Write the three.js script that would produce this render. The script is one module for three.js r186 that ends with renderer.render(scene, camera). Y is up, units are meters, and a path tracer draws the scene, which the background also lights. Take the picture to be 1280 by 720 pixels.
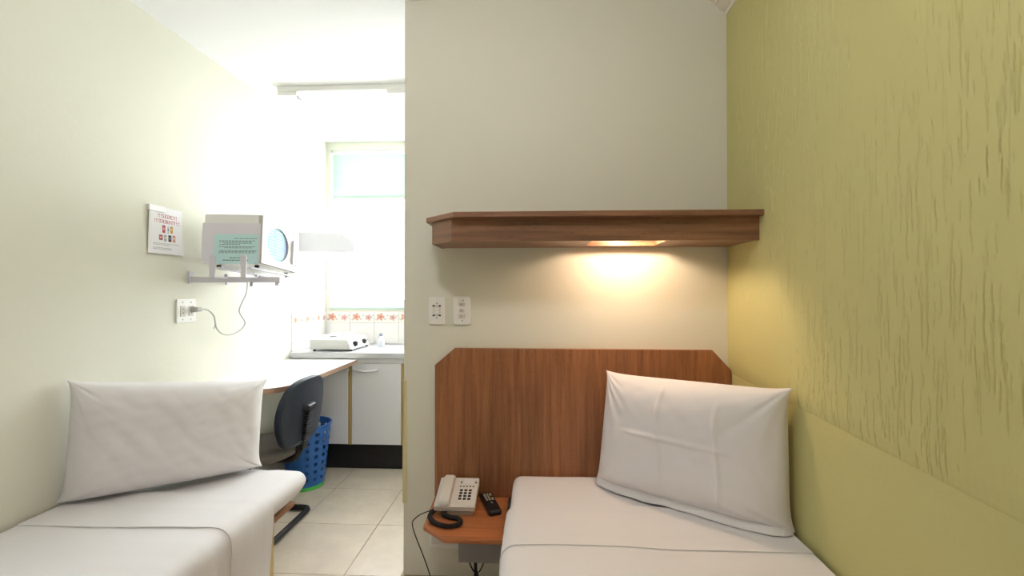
import * as THREE from 'three';
import { RoundedBoxGeometry } from 'three/addons/geometries/RoundedBoxGeometry.js';
import { mergeGeometries, mergeVertices, toCreasedNormals } from 'three/addons/utils/BufferGeometryUtils.js';
import { RectAreaLightUniformsLib } from 'three/addons/lights/RectAreaLightUniformsLib.js';

// ------------------------------------------------------------ camera, sky, lights, exposure
const scene = new THREE.Scene();
const camera = new THREE.PerspectiveCamera(2 * Math.atan(360 / 565) * 180 / Math.PI, 1280 / 720, 0.02, 60);
camera.position.set(0, 1.24, 0);
camera.rotation.order = 'YXZ';
camera.rotation.set(0.0106, 0.0495, 0);

const renderer = new THREE.WebGLRenderer({ antialias: true });
renderer.toneMapping = THREE.LinearToneMapping;
renderer.toneMappingExposure = 8;
renderer.shadowMap.enabled = true;
renderer.shadowMap.type = THREE.PCFSoftShadowMap;
RectAreaLightUniformsLib.init();

scene.background = new THREE.Color(0.95, 0.98, 1.0);   // bright overcast sky
scene.backgroundIntensity = 1.8;

const CEILING_LAMP = 0.185, KITCHEN_TUBE = 5, SHELF_BULB = 0.078;

// ------------------------------------------------------------ helpers
const XL = -1.70, XR = 0.788, ZP = -1.87, ZK = -3.61, HC = 2.47, ZF = 1.60, XK = -0.05;
let seed = 7;
const rnd = () => { seed = (seed * 1664525 + 1013904223) >>> 0; return seed / 4294967296; };
const rr = (a, b) => a + (b - a) * rnd();
const V = (x, y, z) => new THREE.Vector3(x, y, z);
const clamp = (x, a, b) => Math.min(b, Math.max(a, x));
const smooth = (a, b, x) => { const t = clamp((x - a) / (b - a), 0, 1); return t * t * (3 - 2 * t); };
const taken = {};
const numbered = (n) => { taken[n] = (taken[n] ?? -1) + 1; return taken[n] ? n + '_' + String(taken[n]).padStart(3, '0') : n; };
// hashed lattice noise, periodic
function lattice(ix, iy, s) { let h = (ix * 374761393 + iy * 668265263 + s * 982451653) | 0; h = Math.imul(h ^ (h >>> 13), 1274126177); h ^= h >>> 16; return (h >>> 0) / 4294967296; }
function noise2(x, y, s = 0, px = 1 << 20, py = 1 << 20) {
  const x0 = Math.floor(x), y0 = Math.floor(y), fx = x - x0, fy = y - y0, u = fx * fx * (3 - 2 * fx), v = fy * fy * (3 - 2 * fy);
  const m = (a, p) => ((a % p) + p) % p;
  const a = lattice(m(x0, px), m(y0, py), s), b = lattice(m(x0 + 1, px), m(y0, py), s), c = lattice(m(x0, px), m(y0 + 1, py), s), d = lattice(m(x0 + 1, px), m(y0 + 1, py), s);
  return a + (b - a) * u + (c - a) * v + (a - b - c + d) * u * v;
}
function dataTex(w, h, fn, srgb, repeat) {
  const d = new Uint8Array(w * h * 4);
  for (let j = 0; j < h; j++) for (let i = 0; i < w; i++) { const c = fn(i / w, j / h), k = (j * w + i) * 4; d[k] = c[0]; d[k + 1] = c[1]; d[k + 2] = c[2]; d[k + 3] = 255; }
  const t = new THREE.DataTexture(d, w, h); t.wrapS = t.wrapT = THREE.RepeatWrapping; t.magFilter = THREE.LinearFilter; t.minFilter = THREE.LinearMipmapLinearFilter; t.generateMipmaps = true;
  if (srgb) t.colorSpace = THREE.SRGBColorSpace;
  if (repeat) t.repeat.set(repeat[0], repeat[1]);
  t.needsUpdate = true; return t;
}
// uv in metres; u runs along the grain axis
function metreUV(g0, grain = 'x') {
  const g = g0.index ? g0.toNonIndexed() : g0, p = g.attributes.position, uv = new Float32Array(p.count * 2);
  const A = V(0, 0, 0), B = V(0, 0, 0), C = V(0, 0, 0);
  for (let i = 0; i < p.count; i += 3) {
    A.fromBufferAttribute(p, i); B.fromBufferAttribute(p, i + 1); C.fromBufferAttribute(p, i + 2);
    const n = B.clone().sub(A).cross(C.clone().sub(A)), ax = Math.abs(n.x), ay = Math.abs(n.y), az = Math.abs(n.z);
    const drop = ax >= ay && ax >= az ? 'x' : ay >= az ? 'y' : 'z', two = ['x', 'y', 'z'].filter((k) => k !== drop);
    let [a, b] = two; if (b === grain) [a, b] = [b, a];
    [A, B, C].forEach((q, k) => { uv[(i + k) * 2] = q[a]; uv[(i + k) * 2 + 1] = q[b]; });
  }
  g.setAttribute('uv', new THREE.BufferAttribute(uv, 2)); return g;
}
const merge = (list) => mergeGeometries(list.map((g) => { const q = g.index ? g.toNonIndexed() : g; for (const k of Object.keys(q.attributes)) if (!['position', 'normal', 'uv'].includes(k)) q.deleteAttribute(k); if (!q.attributes.uv) q.setAttribute('uv', new THREE.BufferAttribute(new Float32Array(q.attributes.position.count * 2), 2)); return q; }), false);
// box between two corners, edges rounded by r
function bx(x0, y0, z0, x1, y1, z1, r = 0) {
  const w = x1 - x0, h = y1 - y0, d = z1 - z0;
  const g = r > 0 ? new RoundedBoxGeometry(w, h, d, 2, Math.min(r, w / 2.01, h / 2.01, d / 2.01)) : new THREE.BoxGeometry(w, h, d);
  return g.translate((x0 + x1) / 2, (y0 + y1) / 2, (z0 + z1) / 2);
}
// a mesh authored in world coordinates, placed under its parent
function M(name, geo, mat, parent = scene) {
  if (parent !== scene) { parent.updateWorldMatrix(true, false); geo = geo.applyMatrix4(parent.matrixWorld.clone().invert()); }
  const m = new THREE.Mesh(geo, mat); m.name = parent === scene ? numbered(name) : name; parent.add(m); return m;
}
// the same for geometry already in the parent's own coordinates
function L(name, geo, mat, parent) { const m = new THREE.Mesh(geo, mat); m.name = name; parent.add(m); return m; }
function tag(o, label, category, group) { o.userData.label = label; o.userData.category = category; if (group) o.userData.group = group; return o; }
function thing(name, label, category, pos = [0, 0, 0], turn = 0, group) { const o = new THREE.Group(); o.name = numbered(name); o.position.set(...pos); o.rotation.y = turn; scene.add(o); return tag(o, label, category, group); }
function struct(name, geo, mat, label, parent = scene) { const m = M(name, geo, mat, parent); m.userData.kind = 'structure'; if (label) tag(m, label, 'room'); return m; }
function tube(points, r, seg = 64, rad = 10, closed = false, tension = 0.5) { return new THREE.TubeGeometry(new THREE.CatmullRomCurve3(points.map((p) => V(...p)), closed, 'catmullrom', tension), seg, r, rad, closed); }
function bentTube(points, corner, r, rad = 12) {   // straight runs with rounded corners
  const P = points.map((p) => V(...p)), path = new THREE.CurvePath(); let from = P[0];
  for (let i = 1; i < P.length - 1; i++) {
    const a = P[i].clone().add(P[i - 1].clone().sub(P[i]).setLength(corner)), b = P[i].clone().add(P[i + 1].clone().sub(P[i]).setLength(corner));
    path.add(new THREE.LineCurve3(from, a)); path.add(new THREE.QuadraticBezierCurve3(a, P[i], b)); from = b;
  }
  path.add(new THREE.LineCurve3(from, P[P.length - 1]));
  return new THREE.TubeGeometry(path, 90, r, rad, false);
}
// plan outline [[x,z],...] extruded between two heights
function slab(outline, y0, y1, bevel = 0.002) {
  const s = new THREE.Shape(outline.map(([x, z]) => new THREE.Vector2(x, -z)));
  const g = new THREE.ExtrudeGeometry(s, { depth: y1 - y0 - 2 * bevel, bevelEnabled: bevel > 0, bevelThickness: bevel, bevelSize: bevel, bevelOffset: -bevel, bevelSegments: 2, curveSegments: 16 });
  return g.rotateX(-Math.PI / 2).translate(0, y0 + bevel, 0);
}
// elevation outline [[x,y],...] extruded along z
function plate(outline, z0, z1, bevel = 0.002) {
  const s = outline instanceof THREE.Shape ? outline : new THREE.Shape(outline.map(([x, y]) => new THREE.Vector2(x, y)));
  const g = new THREE.ExtrudeGeometry(s, { depth: z1 - z0 - 2 * bevel, bevelEnabled: bevel > 0, bevelThickness: bevel, bevelSize: bevel, bevelOffset: -bevel, bevelSegments: 2, curveSegments: 16 });
  return g.translate(0, 0, z0 + bevel);
}
function roundRect(x0, y0, x1, y1, r) {
  const s = new THREE.Shape(); s.moveTo(x0 + r, y0); s.lineTo(x1 - r, y0); s.absarc(x1 - r, y0 + r, r, -Math.PI / 2, 0); s.lineTo(x1, y1 - r); s.absarc(x1 - r, y1 - r, r, 0, Math.PI / 2);
  s.lineTo(x0 + r, y1); s.absarc(x0 + r, y1 - r, r, Math.PI / 2, Math.PI); s.lineTo(x0, y0 + r); s.absarc(x0 + r, y0 + r, r, Math.PI, Math.PI * 1.5); return s;
}
// grid surface fn(i/nu, j/nv) -> [x,y,z]
function sheetGrid(nu, nv, fn, flip = false) {
  const pos = [], uv = [], idx = [];
  for (let j = 0; j <= nv; j++) for (let i = 0; i <= nu; i++) { const q = fn(i / nu, j / nv); pos.push(q[0], q[1], q[2]); uv.push(q[3] ?? i / nu, q[4] ?? j / nv); }
  for (let j = 0; j < nv; j++) for (let i = 0; i < nu; i++) { const a = j * (nu + 1) + i, b = a + 1, c = a + nu + 1, d = c + 1; if (flip) idx.push(a, c, b, b, c, d); else idx.push(a, b, c, b, d, c); }
  const g = new THREE.BufferGeometry(); g.setAttribute('position', new THREE.Float32BufferAttribute(pos, 3)); g.setAttribute('uv', new THREE.Float32BufferAttribute(uv, 2)); g.setIndex(idx); g.computeVertexNormals(); return g;
}
// box with big soft edges and a surface fn(p) offset along the normal
function softBox(x0, y0, z0, x1, y1, z1, r, nx, ny, nz, puff) {
  const w = x1 - x0, h = y1 - y0, d = z1 - z0, cx = (x0 + x1) / 2, cy = (y0 + y1) / 2, cz = (z0 + z1) / 2;
  let g = new THREE.BoxGeometry(w, h, d, nx, ny, nz); g.deleteAttribute('uv'); g.deleteAttribute('normal'); g = mergeVertices(g, 1e-5);
  const p = g.attributes.position, q = V(0, 0, 0), c = V(0, 0, 0), hx = w / 2 - r, hy = h / 2 - r, hz = d / 2 - r;
  const uv = new Float32Array(p.count * 2);
  for (let i = 0; i < p.count; i++) {
    q.fromBufferAttribute(p, i); c.set(clamp(q.x, -hx, hx), clamp(q.y, -hy, hy), clamp(q.z, -hz, hz)); const n = q.clone().sub(c).normalize();
    q.copy(c).addScaledVector(n, r); q.x += cx; q.y += cy; q.z += cz; if (puff) q.addScaledVector(n, puff(q));
    p.setXYZ(i, q.x, q.y, q.z); uv[i * 2] = q.x; uv[i * 2 + 1] = q.z + q.y;
  }
  g.setAttribute('uv', new THREE.BufferAttribute(uv, 2)); g.computeVertexNormals(); return g;
}

// ------------------------------------------------------------ materials
const std = (color, roughness = 0.6, more = {}) => new THREE.MeshStandardMaterial({ color, roughness, ...more });
function woodTex(base, contrast, s) {
  return dataTex(1024, 512, (u, v) => {   // covers 1.0 m along the grain, 0.5 m across
    const warp = 0.03 * noise2(u * 3, v * 6, s + 5, 3, 6);
    const a = noise2(u * 4, (v + warp) * 40, s, 4, 40), b = noise2(u * 10, (v + warp * 0.5) * 130, s + 1, 10, 130), c = noise2(u * 2, v * 9, s + 2, 2, 9), pore = noise2(u * 60, v * 256, s + 3, 60, 256);
    let k = 1 + contrast * ((a - 0.5) * 0.55 + (b - 0.5) * 0.4 + (c - 0.5) * 0.5) - (pore > 0.8 ? contrast * 0.25 : 0);
    return base.map((x) => clamp(x * k, 0, 255));
  }, true, [1, 2]);
}
const wallNoise = dataTex(512, 512, (u, v) => { const k = 128 + 60 * (noise2(u * 60, v * 60, 3, 60, 60) - 0.5) + 50 * (noise2(u * 20, v * 20, 4, 20, 20) - 0.5) + 40 * (noise2(u * 150, v * 150, 9, 150, 150) - 0.5); return [k, k, k]; }, false, [1.6, 1.6]);
const weave = dataTex(256, 256, (u, v) => { const k = 128 + 50 * Math.sin(u * Math.PI * 2 * 64) * Math.sin(v * Math.PI * 2 * 64) + 40 * (noise2(u * 64, v * 64, 8, 64, 64) - 0.5); return [k, k, k]; }, false, [8, 8]);
const tileTex = dataTex(512, 512, (u, v) => { const n = noise2(u * 7, v * 7, 21, 7, 7) * 0.6 + noise2(u * 22, v * 22, 22, 22, 22) * 0.4, f = noise2(u * 200, v * 200, 23, 200, 200); const k = 0.96 + 0.07 * (n - 0.5) + 0.03 * (f - 0.5); return [236 * k, 222 * k, 205 * k]; }, true);
const mats = {
  cream: std('#e2e1d3', 0.75, { bumpMap: wallNoise, bumpScale: 0.0006 }),
  olive: std('#c6c184', 0.7, { bumpMap: wallNoise, bumpScale: 0.0007 }),
  white: std('#eeeeee', 0.8, { bumpMap: wallNoise, bumpScale: 0.0004 }),
  crown: std('#e6dfd2', 0.6),
  grout: std('#8d7c68', 0.9),
  tile: std('#ffffff', 0.28, { map: tileTex }),
  skirting: std('#a99a78', 0.55),
  shelfWood: std('#ffffff', 0.42, { map: woodTex([138, 99, 73], 0.38, 31) }),
  headWood: std('#ffffff', 0.4, { map: woodTex([148, 98, 65], 0.36, 41) }),
  tableWood: std('#ffffff', 0.38, { map: woodTex([176, 108, 66], 0.3, 51) }),
  edgeWood: std('#ffffff', 0.5, { map: woodTex([152, 122, 102], 0.35, 61) }),
  beigeWood: std('#ffffff', 0.5, { map: woodTex([206, 178, 124], 0.12, 71) }),
  linen: std('#e9e7ea', 0.88, { bumpMap: weave, bumpScale: 0.0002, side: THREE.DoubleSide }),
  laminate: std('#f1f0ee', 0.4),
  cabinet: std('#e6e6eb', 0.45),
  cabinetEdge: std('#b39a66', 0.55),
  shadePlinth: std('#17181b', 0.5),  // kick board: shade of the toe space painted in as near-black
  steel: std('#c9cacc', 0.32, { metalness: 0.85 }),
  stone: std('#c4c5c8', 0.3),
  chrome: std('#d8d8da', 0.25, { metalness: 0.9 }),
  handleMetal: std('#e4e4e4', 0.35, { metalness: 0.4 }),
  whitePlastic: std('#eeeeea', 0.4),
  applianceWhite: std('#c9c6c2', 0.5),
  offPlastic: std('#d9d5cf', 0.42),
  phonePlastic: std('#dcd8d2', 0.42),
  blackPlastic: std('#1b1b1d', 0.45),
  rubber: std('#202022', 0.6),
  navyPlastic: std('#1c2636', 0.5),
  vinyl: std('#6c6660', 0.42),
  blackMetal: std('#16171a', 0.4),
  bluePlastic: std('#2d6cc0', 0.4),
  greenPlastic: std('#4cc455', 0.45),
  greyPanel: std('#8f908d', 0.55),
  greyMetal: std('#dedce6', 0.5),
  enamel: std('#f2f2f2', 0.3),
  enamelGrey: std('#cfcfcb', 0.45),
  cordGrey: std('#b5b3ae', 0.5),
  darkCord: std('#2c2b2a', 0.55),
  glass: new THREE.MeshPhysicalMaterial({ color: '#ffffff', roughness: 0, transmission: 1, thickness: 0, ior: 1.5 }),
  blind: new THREE.MeshPhysicalMaterial({ color: '#c3e5d0', roughness: 0.9 }),
  frame: std('#e9ebea', 0.4),
  guard: std('#dcd2a6', 0.5),
  tubeGlow: new THREE.MeshStandardMaterial({ color: '#ffffff', emissive: '#ffffff', emissiveIntensity: 0.3 }),
  opalGlow: new THREE.MeshStandardMaterial({ color: '#ffffff', emissive: '#fff3e0', emissiveIntensity: 0.3 }),
  bulbGlow: new THREE.MeshStandardMaterial({ color: '#ffffff', emissive: '#ffd9a6', emissiveIntensity: 0.3 }),
};

// ------------------------------------------------------------ the room
// floor: screed with one mesh for each ceramic tile
const floor = struct('floor', bx(XL - 0.15, -0.12, ZK - 0.15, XR + 0.15, -0.003, ZF + 0.15), mats.grout);
{
  const p = 0.43, gap = 0.0032, geos = {};
  for (let k = -8; k <= 9; k++) for (let i = -3; i <= 5; i++) {
    const x0 = Math.max(XL + 0.001, -0.836 + i * p), x1 = Math.min(XR - 0.001, -0.836 + (i + 1) * p), z0 = Math.max(ZK + 0.001, -1.96 + k * p), z1 = Math.min(ZF - 0.001, -1.96 + (k + 1) * p);
    if (x1 - x0 < 0.02 || z1 - z0 < 0.02) continue;
    const w = +(x1 - x0 - gap).toFixed(4), d = +(z1 - z0 - gap).toFixed(4), key = w + '/' + d + '/' + ((i * 7 + k * 3) & 3);
    if (!geos[key]) {
      const s = roundRect(-w / 2, -d / 2, w / 2, d / 2, 0.0015); const g = new THREE.ExtrudeGeometry(s, { depth: 0.0065, bevelEnabled: true, bevelThickness: 0.001, bevelSize: 0.001, bevelOffset: -0.001, bevelSegments: 1, curveSegments: 1 });
      g.rotateX(-Math.PI / 2); const q = metreUV(g, 'x'), uv = q.attributes.uv, off = ((i * 7 + k * 3) & 3) * 0.37; for (let n = 0; n < uv.count; n++) uv.setXY(n, uv.getX(n) * 1.6 + off, uv.getY(n) * 1.6 + off * 1.7); geos[key] = q;
    }
    const t = L('tile', geos[key], mats.tile, floor); t.position.set((x0 + x1) / 2, -0.0075, (z0 + z1) / 2);
  }
}
struct('ceiling', bx(XL - 0.15, HC, ZK - 0.15, XR + 0.15, HC + 0.1, ZF + 0.15), mats.white);
const wallLeft = struct('wall_left', metreUV(bx(XL - 0.15, -0.1, ZK - 0.15, XL, HC, ZF + 0.15), 'z'), mats.cream);
struct('wall_back', metreUV(bx(-0.545, 0, ZP - 0.13, XR, HC, ZP), 'x'), mats.cream);
struct('wall_side', metreUV(bx(XK, 0, ZK, XK + 0.1, HC, ZP - 0.13), 'z'), mats.cream);
struct('wall_front', metreUV(bx(XL - 0.15, -0.1, ZF, XR + 0.15, HC, ZF + 0.15), 'x'), mats.cream);
// outer wall of the kitchen with the window opening
const WX0 = -1.665, WX1 = -0.30, WY0 = 1.12, WY1 = 2.405;
const wallFar = struct('wall_far', metreUV(merge([bx(XL, -0.1, ZK - 0.15, WX0, HC, ZK), bx(WX1, -0.1, ZK - 0.15, XK + 0.1, HC, ZK), bx(WX0, -0.1, ZK - 0.15, WX1, WY0, ZK), bx(WX0, WY1, ZK - 0.15, WX1, HC, ZK)]), 'x'), mats.cream);
struct('wall_outer', metreUV(bx(XK + 0.1, -0.1, ZK - 0.15, XR + 0.15, HC, ZK), 'x'), mats.cream);
// right wall: smooth below the dado line, combed plaster with vertical scratches above
const wallRight = struct('wall_right', metreUV(bx(XR, -0.1, ZK - 0.15, XR + 0.15, HC, ZF + 0.15), 'z'), mats.olive);
{
  const dado = (z) => 0.917 - 0.0477 * (z - ZP), grooves = [];
  for (let n = 0; n < 4300; n++) {
    const near = Math.pow(rnd(), 0.8), z = ZP + 0.08 + near * 1.86, y = dado(z) + 0.01 + rnd() * (HC - dado(z));
    if (noise2(z * 9, y * 6, 77) < 0.33 + 0.22 * (rnd() - 0.5)) { rnd(); continue; }
    grooves.push({ z, y, near: Math.min(1, near * 1.9), len: 0.010 + Math.pow(rnd(), 2.6) * 0.13, w: rr(0.0007, 0.0013), d: rr(0.45, 1), slope: rr(-0.05, 0.05), ph: rnd() * 50 });
  }
  const panel = (z0, z1, nz, ny, depth) => {
    const cell = new Float32Array((nz + 1) * (ny + 1)), dz = (z1 - z0) / nz, dy = (HC - 0.9) / ny;
    for (const g of grooves) {
      if (g.z < z0 - 0.02 || g.z > z1 + 0.02) continue;
      for (let yy = 0; yy < g.len; yy += dy * 0.5) {
        const Y = g.y - yy, zc = g.z + g.slope * yy + 0.005 * (noise2(g.ph, yy * 45, 5) - 0.5), j = Math.round((Y - dado(zc)) / (HC - dado(zc)) * ny); if (j < 1 || j > ny) continue;
        const fade = Math.min(1, yy / 0.006, (g.len - yy) / 0.006) * (0.5 + 0.5 * noise2(g.ph, yy * 160, 6)) * g.d * (0.4 + 0.6 * g.near), w = Math.max(g.w, dz * 0.55);
        for (let i = Math.max(0, Math.floor((zc - 0.006 - z0) / dz)); i <= Math.min(nz, Math.ceil((zc + 0.006 - z0) / dz)); i++) { const e = (z0 + i * dz - zc) / w, v = fade * Math.exp(-e * e * e * e), k = j * (nz + 1) + i; if (v > cell[k]) cell[k] = v; }
      }
    }
    M('combed_plaster', sheetGrid(nz, ny, (u, v) => {
      const i = Math.round(u * nz), j = Math.round(v * ny), z = z0 + u * (z1 - z0), y = dado(z) + v * (HC - dado(z));
      const skim = 0.0016 + 0.0054 * smooth(0, 0.05, y - dado(z)) + 0.0007 * (noise2(z * 22, y * 6, 12) - 0.5) + 0.0004 * (noise2(z * 120, y * 30, 13) - 0.5);
      return [j > 0 ? XR - Math.max(0.0004, skim - depth * cell[j * (nz + 1) + i]) : XR + 0.001, y, z, z, y];
    }), mats.olive, wallRight);
  };
  panel(ZP, -0.70, 1080, 225, 0.0052); panel(-0.70, 0.0, 330, 150, 0.005); panel(0.0, ZF, 120, 60, 0.004);
}
// plaster cornice along the right wall only
{
  const s = new THREE.Shape(); s.moveTo(0, HC); s.lineTo(0, HC - 0.10); s.lineTo(-0.010, HC - 0.10); s.lineTo(-0.014, HC - 0.088); s.quadraticCurveTo(-0.040, HC - 0.080, -0.046, HC - 0.056); s.lineTo(-0.054, HC - 0.056); s.lineTo(-0.056, HC - 0.046); s.quadraticCurveTo(-0.084, HC - 0.042, -0.090, HC - 0.014); s.lineTo(-0.098, HC - 0.014); s.lineTo(-0.098, HC); s.closePath();
  const g = new THREE.ExtrudeGeometry(s, { depth: ZF - ZP, bevelEnabled: false, curveSegments: 12 }).translate(XR, 0, ZP); struct('trim_1', g, mats.crown);
}
struct('baseboard_back', merge([bx(-0.553, 0, ZP, XR, 0.068, ZP + 0.010, 0.002), bx(-0.555, 0, ZP - 0.13, -0.545, 0.068, ZP + 0.010, 0.002)]), mats.skirting);
struct('trim_2', merge([bx(-0.550, 0.364, ZP - 0.025, -0.545, 0.873, ZP + 0.002, 0.001), bx(-0.550, 0.364, ZP, -0.531, 0.873, ZP + 0.002, 0.0008)]), mats.guard);

// splashback tiles and flowered border, one mesh each
{
  const c = document.createElement('canvas'); c.width = 256; c.height = 128; const x = c.getContext('2d');
  x.fillStyle = '#f4efe8'; x.fillRect(0, 0, 256, 128);
  const flower = (cx, cy, r, col) => { x.fillStyle = col; for (let k = 0; k < 5; k++) { x.beginPath(); x.ellipse(cx + Math.cos(k * 1.257) * r * 0.6, cy + Math.sin(k * 1.257) * r * 0.6, r * 0.55, r * 0.38, k * 1.257, 0, Math.PI * 2); x.fill(); } x.fillStyle = '#b87a66'; x.beginPath(); x.arc(cx, cy, r * 0.26, 0, Math.PI * 2); x.fill(); };
  x.strokeStyle = '#cfc6c8'; x.lineWidth = 5; x.beginPath(); x.moveTo(0, 80); x.bezierCurveTo(60, 20, 110, 120, 150, 70); x.bezierCurveTo(190, 30, 220, 100, 256, 80); x.stroke();
  flower(64, 62, 40, '#d9a08c'); flower(196, 70, 34, '#d8b0aa'); x.fillStyle = '#c2c8bc'; for (const [a, b, t] of [[112, 92, 0.6], [140, 44, -0.7], [24, 96, 0.4], [240, 50, -0.5]]) { x.beginPath(); x.ellipse(a, b, 18, 7, t, 0, Math.PI * 2); x.fill(); }
  const ft = new THREE.CanvasTexture(c); ft.colorSpace = THREE.SRGBColorSpace;
  const border = std('#ffffff', 0.25, { map: ft }), plain = std('#f2f0ec', 0.22);
  const rows = [[0.829, 0.997, plain, 'tile'], [1.0, 1.088, border, 'border_tile']];
  for (const [y0, y1, m, n] of rows) {
    const g = bx(-0.0985, y0, -0.004, 0.0985, y1, 0.004, 0.0015), uv = g.attributes.uv, p = g.attributes.position; for (let i = 0; i < uv.count; i++) uv.setXY(i, (p.getX(i) + 0.0985) / 0.197, (p.getY(i) - y0) / (y1 - y0));
    for (let i = 0; i < 8; i++) L(n, g, m, wallFar).position.set(XL + 0.105 + i * 0.2, 0, ZK + 0.004);
    const gl = g.clone().rotateY(Math.PI / 2).scale(1, 1, 0.86); for (let i = 0; i < 3; i++) L(n, gl, m, wallLeft).position.set(XL + 0.004, 0, ZK + 0.095 + i * 0.172);
  }
}
// kitchen window
{
  const w = new THREE.Group(); w.name = 'window_1'; w.userData.kind = 'structure'; scene.add(w);
  const z = ZK - 0.09, f = 0.035, mid = (WX0 + WX1) / 2;
  M('frame', merge([bx(WX0, WY0, z - 0.03, WX0 + f, WY1, z + 0.03, 0.003), bx(WX1 - f, WY0, z - 0.03, WX1, WY1, z + 0.03, 0.003), bx(WX0 + f, WY0, z - 0.03, WX1 - f, WY0 + f, z + 0.03, 0.003), bx(WX0 + f, WY1 - f, z - 0.03, WX1 - f, WY1, z + 0.03, 0.003)]), mats.frame, w);
  for (const [a, b, o] of [[WX0 + f, mid + 0.02, -0.012], [mid - 0.02, WX1 - f, 0.012]]) {
    const s = M('sash', merge([bx(a, WY0 + f, z + o - 0.01, a + 0.03, WY1 - f, z + o + 0.01, 0.002), bx(b - 0.03, WY0 + f, z + o - 0.01, b, WY1 - f, z + o + 0.01, 0.002), bx(a + 0.03, WY0 + f, z + o - 0.01, b - 0.03, WY0 + f + 0.03, z + o + 0.01, 0.002), bx(a + 0.03, WY1 - f - 0.03, z + o - 0.01, b - 0.03, WY1 - f, z + o + 0.01, 0.002)]), mats.frame, w);
    M('pane', new THREE.PlaneGeometry(b - a - 0.06, WY1 - WY0 - 2 * f - 0.06).translate((a + b) / 2, (WY0 + WY1) / 2, z + o), mats.glass, s);
  }
  M('sill', bx(WX0, WY0 - 0.012, ZK - 0.15, WX1, WY0 + 0.004, ZK + 0.012, 0.003), std('#bcd8cc', 0.3), w);
}
// entrance door behind the viewer
{
  const d = new THREE.Group(); d.name = 'door_1'; d.userData.kind = 'structure'; scene.add(d);
  M('leaf', bx(-0.62, 0.005, ZF - 0.04, 0.18, 2.08, ZF - 0.004, 0.004), mats.headWood, d);
  M('door_frame', merge([bx(-0.70, 0, ZF - 0.05, -0.63, 2.16, ZF - 0.002, 0.004), bx(0.19, 0, ZF - 0.05, 0.26, 2.16, ZF - 0.002, 0.004), bx(-0.63, 2.09, ZF - 0.05, 0.19, 2.16, ZF - 0.002, 0.004)]), mats.headWood, d);
  M('door_handle', merge([tube([[0.12, 1.02, ZF - 0.04], [0.12, 1.02, ZF - 0.09], [0.10, 1.02, ZF - 0.095], [0.0, 1.02, ZF - 0.095]], 0.009, 24, 8), bx(0.105, 0.94, ZF - 0.044, 0.135, 1.08, ZF - 0.04, 0.002)]), mats.chrome, d);
}

// ------------------------------------------------------------ lamps
function batten(label, x0, x1, z, tubeLight) {
  const t = thing('fluorescent_lamp', label, 'lamp', [(x0 + x1) / 2, HC, z]);
  M('body', bx(x0, HC - 0.032, z - 0.03, x1, HC, z + 0.03, 0.004), mats.whitePlastic, t);
  for (const [a, b] of [[x0, x0 + 0.12], [x0 + 0.66, x1]]) M('lamp_holder', bx(a + 0.001, HC - 0.056, z - 0.026, b - 0.001, HC - 0.030, z + 0.026, 0.004), mats.whitePlastic, t);
  M('tube', new THREE.CylinderGeometry(0.013, 0.013, 0.52, 16).rotateZ(Math.PI / 2).translate(x0 + 0.39, HC - 0.055, z), mats.tubeGlow, t);
  M('socket_clip', tube([[x0 + 0.115, HC - 0.05, z + 0.015], [x0 + 0.128, HC - 0.07, z + 0.02], [x0 + 0.14, HC - 0.078, z + 0.015]], 0.003, 12, 6), mats.darkCord, t);
  const a = new THREE.RectAreaLight('#fbfdff', tubeLight, 0.52, 0.03); a.position.set(x0 + 0.39 - t.position.x, -0.072, 0); a.rotation.x = -Math.PI / 2; t.add(a); return t;
}
batten('white fluorescent batten on the kitchen ceiling in front of the window', -1.531, -0.70, -2.635, KITCHEN_TUBE);
{
  const x = -0.28, z = -0.55, t = thing('ceiling_lamp', 'round opal glass globe lamp on the bedroom ceiling between the two beds', 'lamp', [x, HC, z]);
  M('base', new THREE.CylinderGeometry(0.055, 0.065, 0.03, 32).translate(x, HC - 0.015, z), mats.whitePlastic, t);
  M('globe', new THREE.SphereGeometry(0.10, 32, 20).translate(x, HC - 0.122, z), mats.opalGlow, t);
  const p = new THREE.PointLight('#fffaf8', CEILING_LAMP); p.position.set(0, -0.122, 0); p.shadow.radius = 5; t.add(p);
}

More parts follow.
